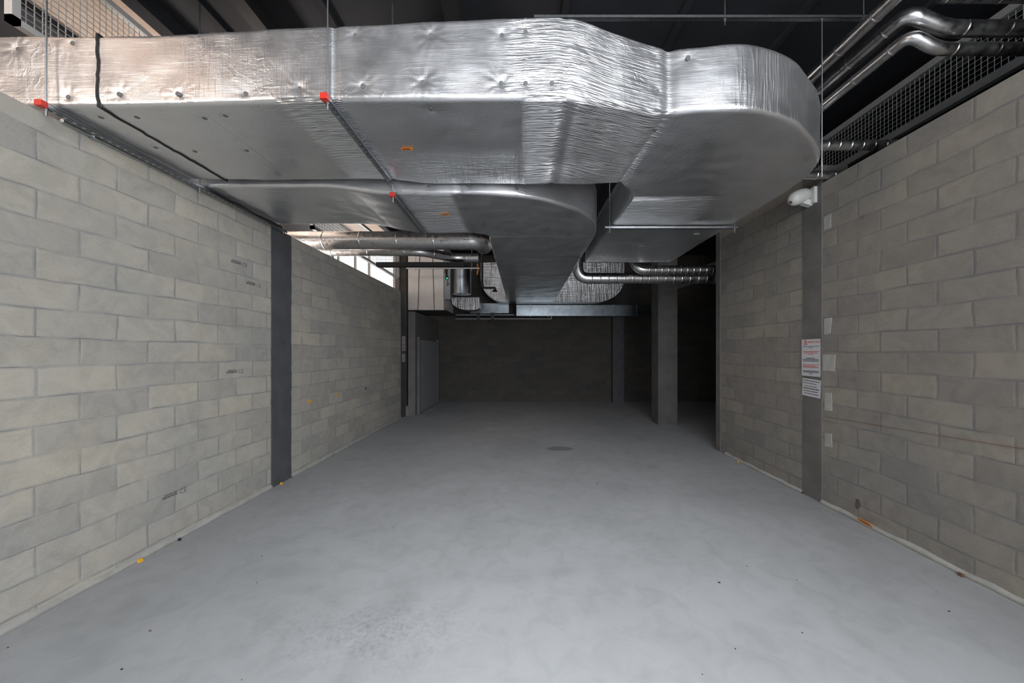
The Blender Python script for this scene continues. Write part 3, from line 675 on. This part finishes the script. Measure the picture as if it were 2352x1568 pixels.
# ------------------------------------------------------------------ mesh partitions above the walls
def mesh_panel(label, x, y0, y1, z0, z1, step, wr_, fr_=.06, posts=(), fm='frame'):
    root = thing('mesh_partition', label, 'partition')
    b = MB(); b.box((x-.03, y0, z0), (x+.03, y1, z0+fr_)); b.box((x-.03, y0, z1-fr_), (x+.03, y1, z1)); b.box((x-.03, y0, z0), (x+.03, y0+fr_, z1)); b.box((x-.03, y1-fr_, z0), (x+.03, y1, z1))
    b.build('frame', M[fm], root)
    g = MB(); y = y0 + step
    while y < y1: g.bar((x, y, z0), (x, y, z1), wr_, wr_); y += step
    z = z0 + step
    while z < z1: g.bar((x+wr_, y0, z), (x+wr_, y1, z), wr_, wr_); z += step
    g.build('wire_mesh', M['grate'], root)
    for yy in posts: MB().box((x-.04, yy, 3.2), (x+.04, yy+.08, z0)).build('post', M['frame'], root)
    return root
mesh_panel('galvanised wire mesh partition with grey frame above the right wall', 4.4, 3.0, 8.2, 4.29, 4.89, .05, .0035, .075)
mesh_panel('wire mesh partition with pale frame above the left wall, lit cream ceiling behind', -3.85, 2.77, 6.6, 4.25, 5.04, .05, .005, .05, fm='white')
mesh_panel('further wire mesh partition seen above the rear of the left wall', -3.85, 6.75, 11.5, 4.02, 4.85, .06, .005, posts=(7.4,))

# ------------------------------------------------------------------ siren on the right column
sr = thing('siren', 'white drum-shaped alarm siren fixed high on the right column', 'alarm', loc=(3.42, 4.5, 3.66))
c0 = Vector((3.37, 4.50, 3.655)); ax = Vector((-.86, -.22, -.40)).normalized()
prof = [(-.102, .001), (-.10, .06), (-.085, .080), (-.02, .088), (.05, .086), (.10, .078), (.135, .058), (.150, .03), (.153, .001)]
body = MB().tube([c0 + ax*a_ for a_, r_ in prof], [r_ for a_, r_ in prof], 28); relb(body, 'body', M['white'], sr)
relb(MB().tube([c0 + ax*.145 + Vector((0,0,-.02)), c0 + ax*.156 + Vector((0,0,-.02))], .016, 12), 'sensor_eye', M['rust'], sr)
relb(MB().bar(c0 + Vector((.03,.0,-.06)), Vector((3.50, 4.49, 3.56)), .07, .06), 'bracket', M['white'], sr)
relb(MB().box((3.47, 4.40, 3.55), (3.506, 4.50, 3.74)), 'mounting_plate', M['white'], sr)

# ------------------------------------------------------------------ notices
def text_obj(body, size, mat, M4, parent, name='lettering'):
    cu = bpy.data.curves.new(name, 'FONT'); cu.body = body; cu.size = size; cu.extrude = .0004; cu.align_x = 'LEFT'
    tmp = bpy.data.objects.new('tmp', cu); COL.objects.link(tmp); bpy.context.view_layer.update()
    me = bpy.data.meshes.new_from_object(tmp); bpy.data.objects.remove(tmp)
    me.transform(M4); me.materials.clear(); me.materials.append(mat)
    o = bpy.data.objects.new(name, me); COL.objects.link(o); o.parent = parent; return o
def frame_right(y, z, x, rot=0):       # local x -> -Y (reading left to right on the right wall), local y -> +Z, facing -X
    return Matrix.Translation((x, y, z)) @ Matrix(((0,0,-1,0), (-1,0,0,0), (0,1,0,0), (0,0,0,1))) @ Matrix.Rotation(rot, 4, 'Z')
def frame_left(y, z, x, rot=0):        # local x -> +Y, facing +X
    return Matrix.Translation((x, y, z)) @ Matrix(((0,0,1,0), (1,0,0,0), (0,1,0,0), (0,0,0,1))) @ Matrix.Rotation(rot, 4, 'Z')
def lines(b, Mx, x0, x1, y, h, seed):
    rr = random.Random(seed); x = x0
    while x < x1 - .004:
        w_ = min(rr.uniform(.008, .03), x1 - x); b.box((x, y, .0012), (x + w_, y + h, .0018), Mx); x += w_ + .004
def notice(label, Mx, W_, H_, head, rows):
    root = thing('paper_notice', label, 'notice')
    MB().box((0, 0, 0), (W_, H_, .001), Mx).build('sheet', M['paper'], root)
    bk = MB(); rd = MB()
    for i, (y, x0, x1, h, c_) in enumerate(rows): lines(rd if c_ == 'r' else bk, Mx, x0*W_, x1*W_, y*H_, h, i + int(W_*1000))
    if bk.v: bk.build('black_print', M['ink'], root)
    if rd.v: rd.build('red_print', M['redink'], root)
    if head:
        tr = MB(); a = (.14*W_, .86*H_); s_ = .17*W_
        tri = [Vector((a[0], a[1], .0015)), Vector((a[0]+s_, a[1], .0015)), Vector((a[0]+s_/2, a[1]+s_*1.15, .0015))]
        for i in range(3): p, q = Mx @ tri[i], Mx @ tri[(i+1) % 3]; tr.bar(p, q, .005, .005)
        tr.box((a[0]+s_/2-.003, a[1]+.018, .001), (a[0]+s_/2+.003, a[1]+s_*.75, .002), Mx); tr.box((a[0]+s_/2-.003, a[1]+.007, .001), (a[0]+s_/2+.003, a[1]+.013, .002), Mx)
        tr.build('warning_triangle', M['redink'], root)
        text_obj('IMPORTANT', .036, M['redink'], Mx @ Matrix.Translation((.35*W_, .895*H_, .0014)) @ Matrix.Diagonal((.95*W_/.3, 1, 1, 1)), root)
    return root
xr = XR - .0165
rowsA = [(.80,.08,.95,.006,'k'), (.765,.4,.6,.006,'k'), (.655,.08,.93,.009,'r'), (.62,.12,.88,.007,'r'), (.588,.35,.65,.006,'r'), (.475,.25,.72,.009,'k'), (.437,.07,.92,.009,'k'), (.40,.08,.9,.008,'k'),
         (.30,.07,.92,.007,'r'), (.268,.1,.72,.006,'r'), (.236,.08,.9,.009,'r'), (.13,.08,.93,.008,'k'), (.10,.08,.92,.008,'k'), (.06,.38,.62,.006,'k')]
rowsB = [(.86,.08,.95,.008,'k'), (.72,.06,.8,.007,'k'), (.56,.15,.8,.007,'k'), (.42,.08,.92,.011,'k'), (.28,.1,.85,.008,'k'), (.14,.12,.9,.007,'k')]
notice('white paper notice headed by a red warning triangle on the right column', frame_right(4.635, 1.475, xr), .292, .45, True, rowsA)
notice('smaller tilted white sheet taped just below the warning notice', frame_right(4.63, 1.235, xr, math.radians(-3)), .285, .215, False, rowsB)
notice('small pale notice high on the far left column', frame_left(10.0, 1.80, XL+.0145), .28, .40, False, rowsA)
notice('small pale sheet under the upper notice on the far left column', frame_left(10.0, 1.50, XL+.0145), .26, .22, False, rowsB)

# ------------------------------------------------------------------ marks on the walls
def on_left(px, py): Y = F * XL / (px - CX); return Y, H - (py - CY) / F * Y
def on_right(px, py): Y = F * XR / (px - CX); return Y, H - (py - CY) / F * Y
for (px, py, par) in ((530, 602, wl), (565, 652, wl), (520, 858, wl), (372, 1150, wl)):
    y, z = on_left(px, py); Mx = frame_left(y, z, XL + .0012)
    o = text_obj('CE', .065, M['stamp'], Mx @ Matrix.Translation((.17, -.005, 0)), par, 'printed_stamp')
    b = MB(); lines(b, Mx, 0, .15, .004, .020, px); lines(b, Mx, .02, .15, .030, .010, px+1); b.build('printed_stamp', M['stamp'], par)
for (px, py) in ((1975, 505), (1955, 875)):
    y, z = on_right(px, py); Mx = frame_right(y, z, XR - .0012)
    text_obj('CE', .05, M['stamp'], Mx, wr, 'printed_stamp')
rr = random.Random(9)
def blob(nm, cx, cy, rx, ry, Mx, mat, par, seed, thick=.003):
    q = random.Random(seed); pts = []
    for k in range(14): a_ = 2*PI*k/14; s_ = q.uniform(.7, 1.1); pts.append(Mx @ Vector((cx + rx*s_*math.cos(a_), cy + ry*s_*math.sin(a_), 0)))
    nrm = (Mx.to_3x3() @ Vector((0, 0, 1))) * thick
    return MB().prism(pts, nrm).build(nm, mat, par)
for (px, py, rx, ry, m_) in ((711, 922, .075, .022, 'orange_paint'), (774, 906, .04, .028, 'orange_paint'), (840, 892, .04, .03, 'rust')):
    y, z = on_left(px, py); blob('spray_mark', 0, 0, rx, ry, frame_left(y, z, XL), M[m_], wl2, px)
for (px, py, wd, ht) in ((1902, 749, .10, .19), (1904, 833, .17, .19), (1903, 922, .10, .21), (1901, 245+265, .10, .16), (1903, 1010, .10, .16)):
    y, z = on_right(px, py); q = random.Random(px)
    pts = [(-wd/2, -ht/2), (wd/2 + q.uniform(-.02,.01), -ht/2 + q.uniform(0,.02)), (wd/2 + q.uniform(-.01,.01), ht/2), (-wd/2, ht/2 - q.uniform(0,.01))]
    if y + wd/2 > 4.335: y = 4.33 - wd/2
    Mx = frame_right(y, z, XR)
    MB().prism([Mx @ Vector((a_, b_, 0)) for a_, b_ in pts], (-.004, 0, 0)).build('plaster_patch', M['mortar'], wr)
y, z = on_right(1970, 1158); blob('rust_stain', 0, 0, .035, .055, frame_right(y, z, XR), M['stain'], wr, 5, .0012)
# tag at the foot of the right wall
y, z = on_right(1997, 1207); tg_ = thing('orange_tag', 'orange oval tag with dark print leaning at the foot of the right wall', 'tag')
Mx = Matrix.Translation((XR-.045, y, .045)) @ Matrix.Rotation(math.radians(-35), 4, 'Y') @ frame_right(0, 0, 0)
pts = [Mx @ Vector((.085*math.cos(a_), .028*math.sin(a_), 0)) for a_ in [2*PI*k/18 for k in range(18)]]
MB().prism(pts, (Mx.to_3x3() @ Vector((0,0,1))) * .004).build('plate', M['orange'], tg_)
b = MB(); lines(b, Mx, -.05, .05, -.006, .010, 4)
for v_ in b.v: v_ += (Mx.to_3x3() @ Vector((0,0,1))) * .003
b.build('dark_print', M['ink'], tg_)
# snapped chalk string along right wall
ya, za = on_right(1900, 957); yb, zb_ = on_right(2352, 1030)
tag(MB().tube([(XR-.004, ya, za), (XR-.006, (ya+yb)/2, (za+zb_)/2-.003), (XR-.004, yb - .9*(ya-yb)*.6, zb_ + .6*.9*(zb_-za))], .0017, 6).build('marking_string', M['string']), 'thin rust-red string running low along the right block wall', 'string')
# wedges at the wall foot
for (x, y, m_, s_, lab) in ((XL+.045, F*1.77/(1293-808)+.02, 'orange_paint', .013, 'small orange wedge at the foot of the left wall, nearest the camera'),
                       (XL+.045, F*1.77/(1110-808)-.03, 'orange_paint', .013, 'small orange chip at the foot of the dark left column'),
                       (XL+.05, F*1.77/(1241-808), 'ink', .010, 'dark brown lump on the left floor fillet'),
                       (XR-.05, F*1.77/(1325-808)+.01, 'rust', .014, 'brown lump on the right floor fillet'),
                       (XR-.05, 5.95, 'orange_paint', .012, 'small orange chip at the right wall foot beyond the column')):
    b = MB(); b.prism([(x-s_, y-s_, .0), (x+s_, y-s_, .0), (x+s_*.6, y-s_, s_*1.5), (x-s_*.7, y-s_, s_*2)], (0, s_*2.2, 0))
    tag(b.build('wedge_chip', M[m_]), lab, 'chip')
# crumbs on the floor
crumbs = ((1652,1338,.010,'in the middle right of the floor, the biggest of them'), (1830,1332,.006,'on the floor towards the right wall'), (1715,1300,.005,'just behind the biggest floor crumb'), (1739,1303,.004,'beside the small one behind the biggest crumb'),
          (1843,1453,.006,'near the bottom right of the floor'), (1689,1490,.005,'near the bottom edge, right of centre'), (1613,1548,.004,'at the bottom edge, right of centre'), (590,1338,.006,'on the left of the floor beyond the rough patch'),
          (537,1307,.003,'far left, close to the wall shadow'), (345,1449,.009,'thin and brown, at the lower left'), (280,1537,.008,'at the bottom left'), (18,1487,.006,'in the extreme bottom left corner'), (904,1210,.007,'brownish, left of centre mid floor'),
          (1066,1253,.005,'dark, near the centre of the floor'), (602,1277,.006,'brown, left side mid floor'), (1371,1110,.009,'far along the floor near the centre'), (555,1561,.004,'at the bottom edge, left of centre'), (2180,1404,.008,'at the lower right near the wall'))
for i, (px, py, r_, lab) in enumerate(crumbs):
    Y = F * H / (py - CY); x = (px - CX) / F * Y; q = random.Random(i); b = MB()
    ring = [(x + r_*q.uniform(.7, 1.3)*math.cos(k*PI/3), Y + r_*.7*q.uniform(.6, 1.2)*math.sin(k*PI/3), 0) for k in range(6)]
    top = [(x + (a_[0]-x)*.55, Y + (a_[1]-Y)*.55, r_*.7) for a_ in ring]
    b.add(ring + top, [(5,4,3,2,1,0), tuple(range(6, 12))] + [(k, (k+1) % 6, (k+1) % 6 + 6, k + 6) for k in range(6)])
    tag(b.build('dirt_crumb', M['rust'] if 'brown' in lab else M['black']), 'small dirt crumb ' + lab, 'crumb', 'dirt crumbs on the floor')
